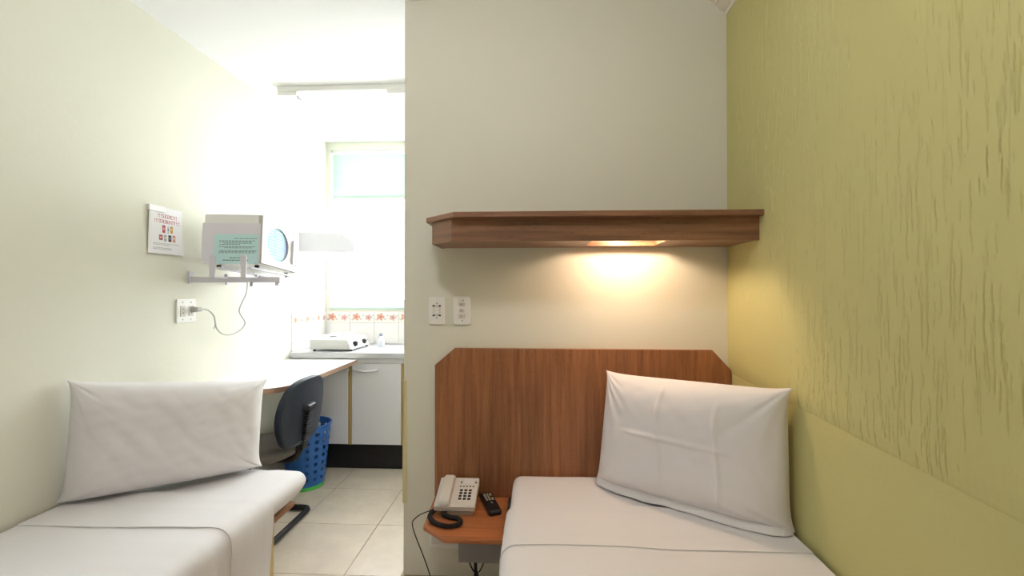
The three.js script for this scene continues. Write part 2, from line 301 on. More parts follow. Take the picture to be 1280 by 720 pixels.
// ------------------------------------------------------------ wall shelf with lamp, headboard, bedside board
{
  const t = thing('wall_shelf', 'long brown wooden shelf box with a warm lamp underneath, fixed above the headboard', 'shelf', [0.2, 1.42, ZP]);
  const R = XR - 0.004, Zt = -1.574, Zb = -1.608;
  M('top_board', metreUV(slab([[-0.411, ZP], [-0.411, -1.700], [-0.284, Zt], [R, Zt], [R, ZP]].reverse(), 1.506, 1.525, 0.0015), 'x'), mats.shelfWood, t);
  M('front_panel', metreUV(bx(-0.297, 1.424, Zb - 0.016, R, 1.506, Zb, 0.001), 'x'), mats.shelfWood, t);
  M('corner_panel', metreUV(slab([[-0.297, Zb], [-0.388, -1.699], [-0.377, -1.710], [-0.286, -1.6192]], 1.424, 1.506, 0.0006), 'x'), mats.shelfWood, t);
  M('side_panel', metreUV(bx(-0.388, 1.424, ZP, -0.374, 1.506, -1.705, 0.001), 'z'), mats.shelfWood, t);
  const o = [0.205, 0.470, -1.805, -1.636];
  M('back_panel', metreUV(bx(-0.372, 1.441, ZP + 0.0005, R, 1.505, ZP + 0.012), 'x'), mats.shelfWood, t);
  const s = new THREE.Shape([[-0.372, ZP], [-0.372, -1.708], [-0.290, -1.626], [R, -1.626], [R, ZP]].map(([a, b]) => new THREE.Vector2(a, -b)));
  s.holes.push(new THREE.Path([[o[0], o[2]], [o[0], o[3]], [o[1], o[3]], [o[1], o[2]]].map(([a, b]) => new THREE.Vector2(a, -b))));
  M('bottom_board', metreUV(new THREE.ExtrudeGeometry(s, { depth: 0.014, bevelEnabled: false }).rotateX(-Math.PI / 2).translate(0, 1.426, 0), 'x'), mats.shelfWood, t);
  const lamp = M('lamp_socket', new THREE.CylinderGeometry(0.014, 0.016, 0.05, 20).rotateZ(Math.PI / 2).translate(0.300, 1.478, -1.695), mats.whitePlastic, t);
  const bulb = new THREE.SphereGeometry(0.022, 20, 14).scale(1.25, 1, 1).translate(0.350, 1.478, -1.695); M('bulb', bulb, mats.bulbGlow, lamp);
  const p = new THREE.PointLight('#ffe0be', SHELF_BULB); p.position.set(0.350 - 0.2, 1.478 - 1.42, -1.695 - ZP); p.shadow.radius = 1.1; t.add(p);
}
tag(M('headboard', metreUV(plate([[-0.41, 0.405], [0.784, 0.405], [0.784, 0.932], [0.712, 1.010], [-0.328, 1.012], [-0.41, 0.942]], ZP + 0.001, ZP + 0.021, 0.0012), 'y'), mats.headWood), 'brown wooden headboard panel with cut corners on the wall behind the bed', 'headboard');
{
  const t = thing('bedside_board', 'small orange brown wall-mounted bedside board carrying the telephone', 'bedside table', [-0.25, 0.392, ZP]);
  M('board', metreUV(slab([[-0.41, ZP + 0.001], [-0.398, -1.612], [-0.308, -1.533], [-0.105, -1.533], [-0.105, ZP + 0.001]].reverse(), 0.388, 0.404, 0.0015), 'x'), mats.tableWood, t);
  M('grey_box', bx(-0.273, 0.272, ZP + 0.001, -0.108, 0.3875, -1.620, 0.003), mats.greyPanel, t);
}
// ------------------------------------------------------------ beds
const ripple = (x, y, s, f) => noise2(x * f + 11, y * f + 7, s) - 0.5;
// right bed
{
  const t = thing('single_bed', 'low wooden bed base under the wide mattress beside the olive wall', 'bed', [0.35, 0, -0.93]);
  M('side_rail', metreUV(bx(-0.065, 0.08, -1.83, -0.045, 0.27, 0.02, 0.003), 'z'), mats.headWood, t);
  M('side_rail', metreUV(bx(0.74, 0.08, -1.83, 0.76, 0.27, 0.02, 0.003), 'z'), mats.headWood, t);
  M('end_panel', metreUV(bx(-0.045, 0.08, -1.83, 0.74, 0.27, -1.81, 0.003), 'x'), mats.headWood, t);
  M('end_panel', metreUV(bx(-0.045, 0.08, 0.0, 0.74, 0.27, 0.02, 0.003), 'x'), mats.headWood, t);
  M('platform', bx(-0.045, 0.25, -1.81, 0.74, 0.27, 0.0, 0), mats.beigeWood, t);
  for (const [x, z] of [[-0.06, -1.80], [0.72, -1.80], [-0.06, -0.03], [0.72, -0.03]]) M('leg', bx(x, 0, z - 0.025, x + 0.035, 0.08, z + 0.025, 0.003), mats.headWood, t);
  const puff = (q) => 0.004 * ripple(q.x, q.z, 91, 4) + 0.0018 * ripple(q.x * 0.6, q.z, 92, 18) * (q.y > 0.45 ? 1 : 0.5);
  tag(M('mattress', softBox(-0.086, 0.272, -1.845, XR - 0.012, 0.5065, 0.03, 0.035, 50, 16, 90, puff), mats.linen), 'white sheeted mattress set against the wooden headboard', 'mattress');
}
// a cloth lying over a section path, with thickness
function cloth(path, z0, z1, nz, th, wob, edge0 = () => 0, edge1 = () => 0) {
  const C = new THREE.CatmullRomCurve3(path.map(([x, y]) => V(x, y, 0)), false, 'centripetal'), n = 110, pts = C.getSpacedPoints(n), len = C.getLength();
  const nor = pts.map((p, i) => { const a = pts[Math.max(0, i - 1)], b = pts[Math.min(n, i + 1)], d = b.clone().sub(a).normalize(); return V(d.y, -d.x, 0); });
  const at = (u, v, off) => { const i = Math.round(u * n), p = pts[i], N = nor[i], s = u * len; const z = z0 + edge0(u) + (z1 + edge1(u) - z0 - edge0(u)) * v; const k = off + wob(s, z, p); return [p.x + N.x * k, p.y + N.y * k, z, s, z]; };
  const top = sheetGrid(n, nz, (u, v) => at(u, v, th)), bottom = sheetGrid(n, nz, (u, v) => at(u, v, 0.0006), true);
  const rim = (f) => sheetGrid(n, 1, f), e = [rim((u, v) => at(u, 0, v > 0.5 ? th : 0.0006)), rim((u, v) => at(u, 1, v > 0.5 ? 0.0006 : th)), sheetGrid(1, nz, (u, v) => at(0, v, u > 0.5 ? th : 0.0006)), sheetGrid(1, nz, (u, v) => at(1, v, u > 0.5 ? 0.0006 : th))];
  return merge([top, bottom, ...e]);
}
{
  // section from the wall side across the top and down the near side (walked from right to left)
  const arc = (cx, cy, r, a0, a1, k = 6) => Array.from({ length: k + 1 }, (_, i) => { const a = a0 + (a1 - a0) * i / k; return [cx + r * Math.cos(a), cy + r * Math.sin(a)]; });
  const y = 0.5085, path = [[0.772, y], [0.6, y], [0.4, y], [0.2, y], [0.05, y], ...arc(-0.052, y - 0.038, 0.038, Math.PI / 2, Math.PI), [-0.0905, 0.40], [-0.091, 0.34], [-0.091, 0.29]];
  const flat = (s, z) => 0.0035 * (noise2(s * 5, z * 7, 95)) + 0.0022 * noise2(s * 3, z * 34, 96) ;
  const t = thing('bed_sheet', 'white top sheet turned back across the bed beside the olive wall', 'sheet', [0.35, 0.3, -0.8]);
  M('sheet', cloth(path, -1.555, 0.02, 150, 0.003, flat, (u) => 0.006 * Math.sin(u * 9)), mats.linen, t);
  M('turn_back', cloth(path, -1.553, -1.305, 40, 0.0035, (s, z) => 0.0026 + flat(s, z) + 0.0012 * smooth(-1.36, -1.31, z) * noise2(s * 6, 3, 4), (u) => 0.006 * Math.sin(u * 9), (u) => 0.010 * (noise2(u * 6, 1, 5) - 0.5)), mats.linen, t);
}
// left bed
const LB = { x0: XL + 0.006, x1: -0.985, top: 0.47, bot: 0.335, z0: -1.955, z1: -0.05 };
{
  const t = thing('single_bed', 'beige panel bed base with a brown top board along the cream wall', 'bed', [-1.35, 0, -0.95]);
  M('top_board', metreUV(bx(LB.x0 + 0.004, 0.312, -1.93, -1.045, 0.3335, -0.06, 0.002), 'z'), mats.headWood, t);
  M('side_panel', metreUV(bx(-1.105, 0, -1.845, -1.085, 0.312, -0.08, 0.002), 'z'), mats.beigeWood, t);
  M('end_panel', metreUV(bx(LB.x0 + 0.006, 0, -1.845, -1.105, 0.312, -1.825, 0.002), 'x'), mats.beigeWood, t);
  M('end_panel', metreUV(bx(LB.x0 + 0.006, 0, -0.10, -1.105, 0.312, -0.08, 0.002), 'x'), mats.beigeWood, t);
  const puff = (q) => 0.005 * ripple(q.x, q.z, 101, 4) + 0.002 * ripple(q.x, q.z * 0.5, 102, 16) + (q.z < -1.86 ? 0.004 * ripple(q.x * 2, q.y * 2, 103, 9) : 0);
  const g = softBox(LB.x0, LB.bot + 0.004, LB.z0, LB.x1, LB.top, LB.z1, 0.045, 44, 14, 90, puff), p = g.attributes.position;
  for (let i = 0; i < p.count; i++) { const k = smooth(0.43, 0.335, p.getY(i)); p.setX(i, p.getX(i) - 0.045 * k * smooth(-1.2, -0.98, p.getX(i))); p.setZ(i, p.getZ(i) + 0.03 * k * smooth(-1.80, -1.92, p.getZ(i))); }
  g.computeVertexNormals(); tag(M('mattress', g, mats.linen), 'narrow white sheeted mattress along the cream wall', 'mattress');
  const y = LB.top + 0.005, X = LB.x1 + 0.005;
  const path = [[X - 0.028, 0.06], [X - 0.022, 0.16], [X - 0.012, 0.27], [X - 0.003, 0.36], [X, 0.42], [X - 0.005, y - 0.024], [X - 0.020, y - 0.007], [X - 0.045, y], [X - 0.12, y], [X - 0.3, y], [X - 0.5, y], [X - 0.62, y], [LB.x0 + 0.012, y]];
  const wob = (s, z) => 0.0035 * noise2(s * 5, z * 6, 105) + 0.0025 * noise2(s * 3, z * 28, 106) + (s < 0.36 ? 0.009 * (1 - s / 0.36) * noise2(s * 3, z * 11, 107) : 0);
  const s2 = thing('bed_sheet', 'white top sheet turned back and hanging over the side of the narrow bed', 'sheet', [-1.35, 0.3, -0.8]);
  M('sheet', cloth(path, -1.648, -0.06, 150, 0.003, wob), mats.linen, s2);
  M('turn_back', cloth(path, -1.652, -1.415, 44, 0.004, (s, z) => 0.0027 + wob(s, z) + 0.002 * smooth(-1.47, -1.42, z) * noise2(s * 5, 3, 108), (u) => 0.012 * (noise2(u * 5, 2, 110) - 0.5), (u) => 0.02 * (noise2(u * 4, 1, 109) - 0.5) + 0.03 * (u - 0.4)), mats.linen, s2);
}
// pillow spanned by its four corners (bottom left, bottom right, top left, top right)
function pillow(c, T, o) {
  const [bl, br, tl, tr] = c.map((p) => V(...p)), n = br.clone().sub(bl).cross(tl.clone().sub(bl)).normalize(), W = br.distanceTo(bl), H = tl.distanceTo(bl), nu = 120, nv = 90;
  const pos = (u, v, side) => {
    const a = u * 2 - 1, b = v * 2 - 1, ax = Math.abs(a), ay = Math.abs(b);
    // sides drawn in between the corners
    const pu = a * (1 - o.pull * (1 - Math.pow(ay, 7))), pv = b * (1 - o.pull * (b > 0 ? 1.1 : 0.12) * (1 - Math.pow(ax, 7))) + (b > 0 ? 0.014 * (noise2(u * 5, o.s, 3) - 0.5) * b : 0), U = (pu + 1) / 2, Vv = (pv + 1) / 2;
    const p = bl.clone().multiplyScalar((1 - U) * (1 - Vv)).addScaledVector(br, U * (1 - Vv)).addScaledVector(tl, (1 - U) * Vv).addScaledVector(tr, U * Vv);
    const e = Math.pow(1 - Math.pow(ax, 5), 0.6) * Math.pow(1 - Math.pow(ay, b < 0 ? 9 : 4.5), 0.6), inside = smooth(0, 0.12, 1 - Math.max(ax, ay));
    let t = T * (side > 0 ? 0.56 : 0.44) * e;
    if (side > 0 || o.both) {
      const r = (cx, cy, k) => { const dx = u - cx, dy = v - cy, d = Math.hypot(dx * W, dy * H), an = Math.atan2(dy * H, dx * W); return Math.exp(-d / 0.16) * (noise2(an * 7 + k * 9, d * 4, o.s + k) - 0.5); };
      t += inside * 0.016 * (r(0, 0, 1) + r(1, 0, 2) + r(0, 1, 3) + r(1, 1, 4));
      t += inside * (0.010 * ripple(u * W, v * H, o.s + 7, 7) + 0.005 * ripple(u * W + 0.3 * v, v * H * 0.45, o.s + 8, 22) + 0.003 * ripple(u * W * 0.5, v * H - 0.2 * u, o.s + 9, 34));
      if (o.crease) for (const [k, at, a0, a1, amp] of o.crease) { const q = k === 'v' ? u - at - 0.012 * Math.sin(v * 7) : v - at + 0.05 * (u - 0.3), w = k === 'v' ? v : u; t += amp * Math.exp(-Math.pow(q * (k === 'v' ? W : H) / 0.0075, 2)) * smooth(a0 - 0.05, a0 + 0.05, w) * smooth(a1 + 0.05, a1 - 0.05, w); }
    }
    if (ay > 0.999 || ax > 0.999) t = 0;
    t += side * 0.0012;
    p.addScaledVector(n, side * t);
    if (o.lean) p.add(o.lean(u, v, e));
    return [p.x, p.y, p.z, u * W, v * H];
  };
  const f = sheetGrid(nu, nv, (u, v) => pos(u, v, 1)), k = sheetGrid(nu, nv, (u, v) => pos(u, v, -1), true);
  if (!o.hem) return merge([f, k]);
  const hem = (lift) => sheetGrid(120, 4, (u, v) => { const q = pos(u, 0.035, 1), w = 0.010 + 0.008 * noise2(u * 7, 2, o.s), x = q[0] + n.x * w * v, z = q[2] + n.z * w * v; return [x, q[1] + (o.hem(z) + 0.002 * noise2(u * 12, v, o.s) - q[1]) * Math.pow(v, 0.7) + lift, z, u * W, v * 0.03]; });
  return merge([f, k, hem(0), hem(0.0015)]);
}
tag(M('pillow', pillow([[0.240, 0.518, -1.785], [0.779, 0.524, -1.395], [0.282, 0.937, -1.80], [0.772, 0.957, -1.395]], 0.16, { pull: 0.045, s: 201, hem: (z) => 0.512 + 0.0075 * smooth(-1.60, -1.56, z), crease: [['v', 0.40, 0.12, 0.95, 0.006], ['v', 0.70, 0.1, 0.85, 0.005], ['h', 0.52, 0.2, 0.75, 0.005]] }), mats.linen), 'white pillow with pressed fold creases leaning in the corner by the headboard', 'pillow');
tag(M('pillow', pillow([[-1.692, 0.494, -1.525], [-1.186, 0.484, -1.925], [-1.683, 0.929, -1.549], [-1.21, 0.850, -2.0]], 0.16, { pull: 0.055, s: 231 }), mats.linen), 'plump white pillow leaning against the cream wall and the desk', 'pillow');

// ------------------------------------------------------------ desk, chair, basket
{
  const t = thing('desk', 'white laminate wall desk with a brown edge running to the kitchen counter', 'desk', [-1.45, 0.75, -2.6]);
  const out = [[XL + 0.002, -3.055], [-1.215, -3.055], [-1.205, -2.45]]; for (let i = 0; i <= 10; i++) { const a = i / 10 * Math.PI / 2; out.push([-1.365 + 0.16 * Math.cos(a), -2.235 + 0.16 * Math.sin(a)]); } out.push([XL + 0.002, -2.075]);
  M('desktop', slab(out.slice().reverse(), 0.757, 0.782, 0.001), mats.laminate, t);
  const pts = out.slice(1), rim = pts.map(([x, z], i) => { const a = pts[Math.max(0, i - 1)], b = pts[Math.min(pts.length - 1, i + 1)], dx = b[0] - a[0], dz = b[1] - a[1], l = Math.hypot(dx, dz); return [x, z, -dz / l, dx / l]; }), sgn = rim[0][2] > 0 ? 1 : -1;
  const ringOut = rim.map(([x, z, nx, nz]) => [x + sgn * nx * 0.0025, z + sgn * nz * 0.0025]), ringIn = rim.map(([x, z, nx, nz]) => [x + sgn * nx * 0.0003, z + sgn * nz * 0.0003]);
  M('edge_band', metreUV(slab([...ringOut, ...ringIn.reverse()].reverse(), 0.7565, 0.7815, 0), 'z'), mats.edgeWood, t);
  for (const z of [-2.35, -2.85]) M('cleat', bx(XL + 0.001, 0.732, z - 0.16, XL + 0.025, 0.757, z + 0.16, 0.002), mats.laminate, t);
}
{
  const t = thing('desk_chair', 'dark office chair with curved back on a black sled base pushed under the desk', 'chair', [-1.4, 0, -2.3]);
  // backrest: rounded shell standing in the y-z plane, slightly curved and leaning back
  const s = new THREE.Shape(); const P = [[0.16, -0.145], [0.205, -0.03], [0.185, 0.075], [0.12, 0.135], [0.0, 0.148], [-0.12, 0.135], [-0.185, 0.075], [-0.205, -0.03], [-0.16, -0.145], [-0.09, -0.17], [0.09, -0.17]];
  s.setFromPoints(new THREE.SplineCurve([...P, P[0]].map(([a, b]) => new THREE.Vector2(a, b))).getPoints(80));
  let g = new THREE.ExtrudeGeometry(s, { depth: 0.018, bevelEnabled: true, bevelThickness: 0.008, bevelSize: 0.008, bevelSegments: 4, steps: 1 });
  const bp = g.attributes.position; for (let i = 0; i < bp.count; i++) { const a = bp.getX(i), b = bp.getY(i), c = bp.getZ(i); bp.setXYZ(i, -1.190 + c - 0.55 * a * a + 0.10 * b, 0.650 + b, -2.285 - a); }
  g.deleteAttribute('uv'); g.deleteAttribute('normal'); g = mergeVertices(g, 1e-5); g = toCreasedNormals(g, 0.7); M('backrest', g, mats.navyPlastic, t);
  M('spine', bentTube([[-1.42, 0.375, -2.29], [-1.225, 0.375, -2.29], [-1.172, 0.66, -2.29]], 0.06, 0.016), mats.blackPlastic, t);
  const ribs = []; for (let k = 0; k < 15; k++) { const f = k / 14, y = 0.435 + f * 0.185, x = -1.208 + f * 0.034; ribs.push(bx(x - 0.016, y - 0.0045, -2.318, x + 0.024, y + 0.0045, -2.262, 0.004)); }
  M('ribbed_cover', merge([...ribs, bx(-1.207, 0.43, -2.310, -1.186, 0.52, -2.270, 0.005), bx(-1.193, 0.51, -2.310, -1.168, 0.625, -2.270, 0.005)]), mats.blackPlastic, t);
  M('back_bracket', new RoundedBoxGeometry(0.045, 0.035, 0.085, 3, 0.012).rotateZ(-0.1).translate(-1.166, 0.652, -2.29), mats.blackPlastic, t);
  M('seat', new THREE.LatheGeometry([[0.0001, 0.470], [0.14, 0.466], [0.185, 0.455], [0.205, 0.435], [0.203, 0.415], [0.18, 0.402], [0.0001, 0.400]].map(([a, b]) => new THREE.Vector2(a, b)), 48).scale(1.0, 1, 1.05).translate(-1.43, 0, -2.285), mats.vinyl, t);
  M('seat_pan', new THREE.CylinderGeometry(0.12, 0.10, 0.03, 32).translate(-1.43, 0.385, -2.285), mats.blackPlastic, t);
  M('sled_base', bentTube([[-1.43, 0.372, -2.17], [-1.62, 0.372, -2.12], [-1.645, 0.018, -2.12], [-1.278, 0.018, -2.12], [-1.278, 0.018, -2.525], [-1.645, 0.018, -2.525], [-1.62, 0.372, -2.50], [-1.43, 0.372, -2.40]], 0.035, 0.016), mats.blackMetal, t);
}
{
  const cx = -1.475, cz = -2.86, h = 0.385, r0 = 0.108, r1 = 0.150, y0 = 0.012;
  const t = thing('laundry_basket', 'blue plastic basket with round holes and a green foot behind the chair', 'basket', [cx, 0, cz]);
  const rows = 7, cols = 15, W = 2 * Math.PI / cols, strips = [];
  for (let c = 0; c < cols; c++) {
    const u0 = c * W, s = new THREE.Shape(), N = 6; s.moveTo(u0, 0); for (let i = 1; i <= N; i++) s.lineTo(u0 + W * i / N, 0); for (let i = 1; i < 12; i++) s.lineTo(u0 + W, i / 12); for (let i = N; i >= 0; i--) s.lineTo(u0 + W * i / N, 1); for (let i = 11; i > 0; i--) s.lineTo(u0, i / 12); s.closePath();
    for (let k = 0; k < rows; k++) { const v = 0.09 + 0.86 * (k + 0.45) / rows, rad = r0 + (r1 - r0) * v, size = 0.0095 + 0.0065 * k / rows, e = new THREE.Path(); e.absellipse(u0 + W / 2, v, size / rad, size / h, 0, Math.PI * 2, true, 0); s.holes.push(e); }
    const g = new THREE.ExtrudeGeometry(s, { depth: 1, bevelEnabled: false, curveSegments: 8 }), p = g.attributes.position;
    for (let i = 0; i < p.count; i++) { const u = p.getX(i), v = p.getY(i), d = p.getZ(i), r = r0 + (r1 - r0) * v + 0.003 * d; p.setXYZ(i, cx + r * Math.cos(u), y0 + v * h, cz - r * Math.sin(u)); }
    strips.push(g);
  }
  let g = merge(strips); g.deleteAttribute('uv'); g.deleteAttribute('normal'); g = toCreasedNormals(mergeVertices(g, 1e-5), 0.8); M('wall', g, mats.bluePlastic, t);
  M('rim', new THREE.TorusGeometry(r1 + 0.003, 0.007, 10, 64).rotateX(Math.PI / 2).translate(cx, y0 + h, cz), mats.bluePlastic, t);
  M('bottom', new THREE.CylinderGeometry(r0, r0, 0.006, 40).translate(cx, y0 + 0.003, cz), mats.bluePlastic, t);
  M('foot', new THREE.LatheGeometry([[0.096, 0.0], [0.110, 0.0], [0.1135, 0.006], [0.1135, 0.022], [0.109, 0.024]].map(([a, b]) => new THREE.Vector2(a, b)), 48).translate(cx, 0, cz), mats.greenPlastic, t);
}

// ------------------------------------------------------------ kitchen
const CZ = -3.077, CT = 0.827;
function cabinet(x0, x1, label, handleSide) {
  const t = thing('base_cabinet', label, 'cabinet', [(x0 + x1) / 2, 0.19, -3.33]);
  M('body', merge([bx(x0 + 0.001, 0.19, ZK + 0.002, x0 + 0.018, 0.786, CZ - 0.02), bx(x1 - 0.018, 0.19, ZK + 0.002, x1 - 0.001, 0.786, CZ - 0.02), bx(x0 + 0.018, 0.19, ZK + 0.002, x1 - 0.018, 0.206, CZ - 0.02), bx(x0 + 0.018, 0.206, ZK + 0.002, x1 - 0.018, 0.786, ZK + 0.008), bx(x0 + 0.018, 0.754, CZ - 0.036, x1 - 0.018, 0.786, CZ - 0.020)]), mats.cabinet, t);
  for (const x of [x0 + 0.001, x1 - 0.016]) M('edge_strip', bx(x, 0.19, CZ - 0.0195, x + 0.015, 0.75, CZ - 0.004, 0.001), mats.cabinetEdge, t);
  M('apron', bx(x0 + 0.001, 0.753, CZ - 0.0195, x1 - 0.001, 0.786, CZ - 0.004, 0.001), mats.cabinet, t);
  const d = M('door', bx(x0 + 0.014, 0.193, CZ - 0.018, x1 - 0.014, 0.750, CZ, 0.002), mats.cabinet, t);
  const hx = handleSide > 0 ? x1 - 0.175 : x0 + 0.03; const hl = 0.165;
  M('handle', tube([[hx, 0.708, CZ], [hx + 0.012, 0.705, CZ + 0.016], [hx + hl / 2, 0.698, CZ + 0.022], [hx + hl - 0.012, 0.705, CZ + 0.016], [hx + hl, 0.708, CZ]], 0.008, 30, 10), mats.handleMetal, d);
  M('plinth', bx(x0, 0, CZ - 0.09, x1, 0.19, CZ - 0.075), mats.shadePlinth, t);
}
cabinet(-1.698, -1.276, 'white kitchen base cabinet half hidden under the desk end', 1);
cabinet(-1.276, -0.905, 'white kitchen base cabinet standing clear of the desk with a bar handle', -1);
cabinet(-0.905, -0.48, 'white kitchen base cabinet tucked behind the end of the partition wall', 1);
{
  const t = thing('worktop', 'pale grey worktop with steel front over the kitchen cabinets', 'worktop', [-0.9, 0.8, -3.33]);
  const hole = [-0.86, -0.48, -3.50, -3.18];
  M('slab', merge([bx(XL + 0.002, 0.788, ZK + 0.009, hole[0], CT, -3.055, 0.004), bx(hole[1], 0.788, ZK + 0.009, XK - 0.004, CT, -3.055, 0.004), bx(hole[0], 0.788, ZK + 0.009, hole[1], CT, hole[2], 0.001), bx(hole[0], 0.788, hole[3], hole[1], CT, -3.055, 0.004)]), mats.stone, t);
  M('drainer', bx(hole[0] + 0.0005, 0.789, hole[2] + 0.0005, hole[1] - 0.0005, 0.800, hole[3] - 0.0005, 0.001), mats.steel, t);
}
{
  const t = thing('camp_stove', 'white two-burner gas stove standing on the worktop under the hood', 'stove', [-1.42, CT, -3.3]);
  const x0 = -1.585, x1 = -1.283, zf = -3.12, zb = -3.46, yb = CT + 0.014, yt = 0.912;
  M('body', plate([[x0, yb], [x1, yb], [x1 - 0.03, yt], [x0, yt]], zb, zf, 0.004), mats.enamel, t);
  M('side_plate', plate([[x0 + 0.004, yb + 0.004], [x1 - 0.006, yb + 0.004], [x1 - 0.034, yt - 0.004], [x0 + 0.004, yt - 0.004]], zf + 0.0003, zf + 0.003, 0.001), mats.enamelGrey, t);
  for (const [x, z] of [[x0 + 0.03, zf - 0.02], [x1 - 0.01, zf - 0.02], [x0 + 0.03, zb + 0.02], [x1 - 0.01, zb + 0.02]]) M('foot', new THREE.CylinderGeometry(0.009, 0.010, 0.0145, 14).translate(x - 0.004, CT + 0.0072, z), mats.rubber, t);
  for (const z of [-3.20, -3.37]) {
    const k = M('knob', new THREE.CylinderGeometry(0.017, 0.019, 0.020, 20).rotateZ(-Math.PI / 2 + 0.35).translate(x1 - 0.004, 0.875, z), mats.blackPlastic, t);
    M('grip', new RoundedBoxGeometry(0.016, 0.006, 0.032, 2, 0.002).rotateZ(0.35).translate(x1 + 0.010, 0.881, z), mats.blackPlastic, k);
    const b = M('burner', new THREE.CylinderGeometry(0.032, 0.036, 0.012, 24).translate(-1.45, yt + 0.006, z), mats.steel, t);
    M('burner_cap', new THREE.CylinderGeometry(0.022, 0.022, 0.006, 20).translate(-1.45, yt + 0.015, z), mats.blackPlastic, b);
    const rods = []; for (let a = 0; a < 4; a++) { const q = a * Math.PI / 2 + Math.PI / 4, c = Math.cos(q), sn = Math.sin(q); rods.push(tube([[-1.45 + 0.10 * c, yt, z + 0.085 * sn], [-1.45 + 0.10 * c, yt + 0.026, z + 0.085 * sn], [-1.45 + 0.025 * c, yt + 0.026, z + 0.025 * sn]], 0.003, 12, 6, false, 0.05)); }
    rods.push(new THREE.TorusGeometry(0.055, 0.003, 6, 28).rotateX(Math.PI / 2).translate(-1.45, yt + 0.022, z)); M('grate', merge(rods), mats.greyMetal, t);
  }
}
{
  const t = thing('range_hood', 'white range hood fixed to the cream wall above the stove', 'hood', [-1.5, 1.53, -3.37]);
  M('canopy', plate([[XL + 0.002, 1.536], [-1.278, 1.536], [-1.278, 1.592], [-1.377, 1.668], [XL + 0.002, 1.675]], -3.59, -3.15, 0.003), std('#dcdce4', 0.4), t);
  M('filter', bx(XL + 0.03, 1.531, -3.56, -1.31, 1.5365, -3.18, 0.001), mats.greyMetal, t);
}
{
  const t = thing('soap_bottle', 'small clear soap bottle beside the stove on the worktop', 'bottle', [-1.17, CT, -3.40]);
  M('bottle', new THREE.LatheGeometry([[0.0001, 0], [0.024, 0], [0.027, 0.004], [0.027, 0.055], [0.022, 0.07], [0.010, 0.078], [0.010, 0.085]].map(([a, b]) => new THREE.Vector2(a, b)), 28).translate(-1.17, CT, -3.40), std('#e4e6ee', 0.3), t);
  M('cap', new THREE.CylinderGeometry(0.011, 0.012, 0.018, 20).translate(-1.17, CT + 0.093, -3.40), std('#8d93a8', 0.4), t);
}
// venetian blind drawn halfway up the window
{
  const x0 = -1.655, x1 = -0.31, z = ZK - 0.022, t = thing('venetian_blind', 'pale green slatted blind hanging in the top of the kitchen window', 'blind', [(x0 + x1) / 2, WY1, z]);
  M('head_rail', bx(x0, WY1 - 0.026, z - 0.016, x1, WY1 - 0.001, z + 0.016, 0.002), mats.frame, t);
  const g = sheetGrid(1, 6, (u, v) => { const a = v - 0.5; return [(u - 0.5) * (x1 - x0), -a * 0.0225, -a * 0.012 + 0.002 * (1 - 4 * a * a)]; });
  const slat = merge([g, g.clone().translate(0, 0.0006, -0.0006)]);
  for (let k = 0; k < 18; k++) L('slat', slat, mats.blind, t).position.set(0, -0.042 - k * 0.0195, 0);
  M('bottom_rail', bx(x0, WY1 - 0.402, z - 0.010, x1, WY1 - 0.386, z + 0.010, 0.002), mats.frame, t);
  for (const x of [x0 + 0.12, (x0 + x1) / 2, x1 - 0.12]) M('ladder_cord', bx(x - 0.001, WY1 - 0.39, z + 0.0112, x + 0.001, WY1 - 0.02, z + 0.0125), mats.cordGrey, t);
}

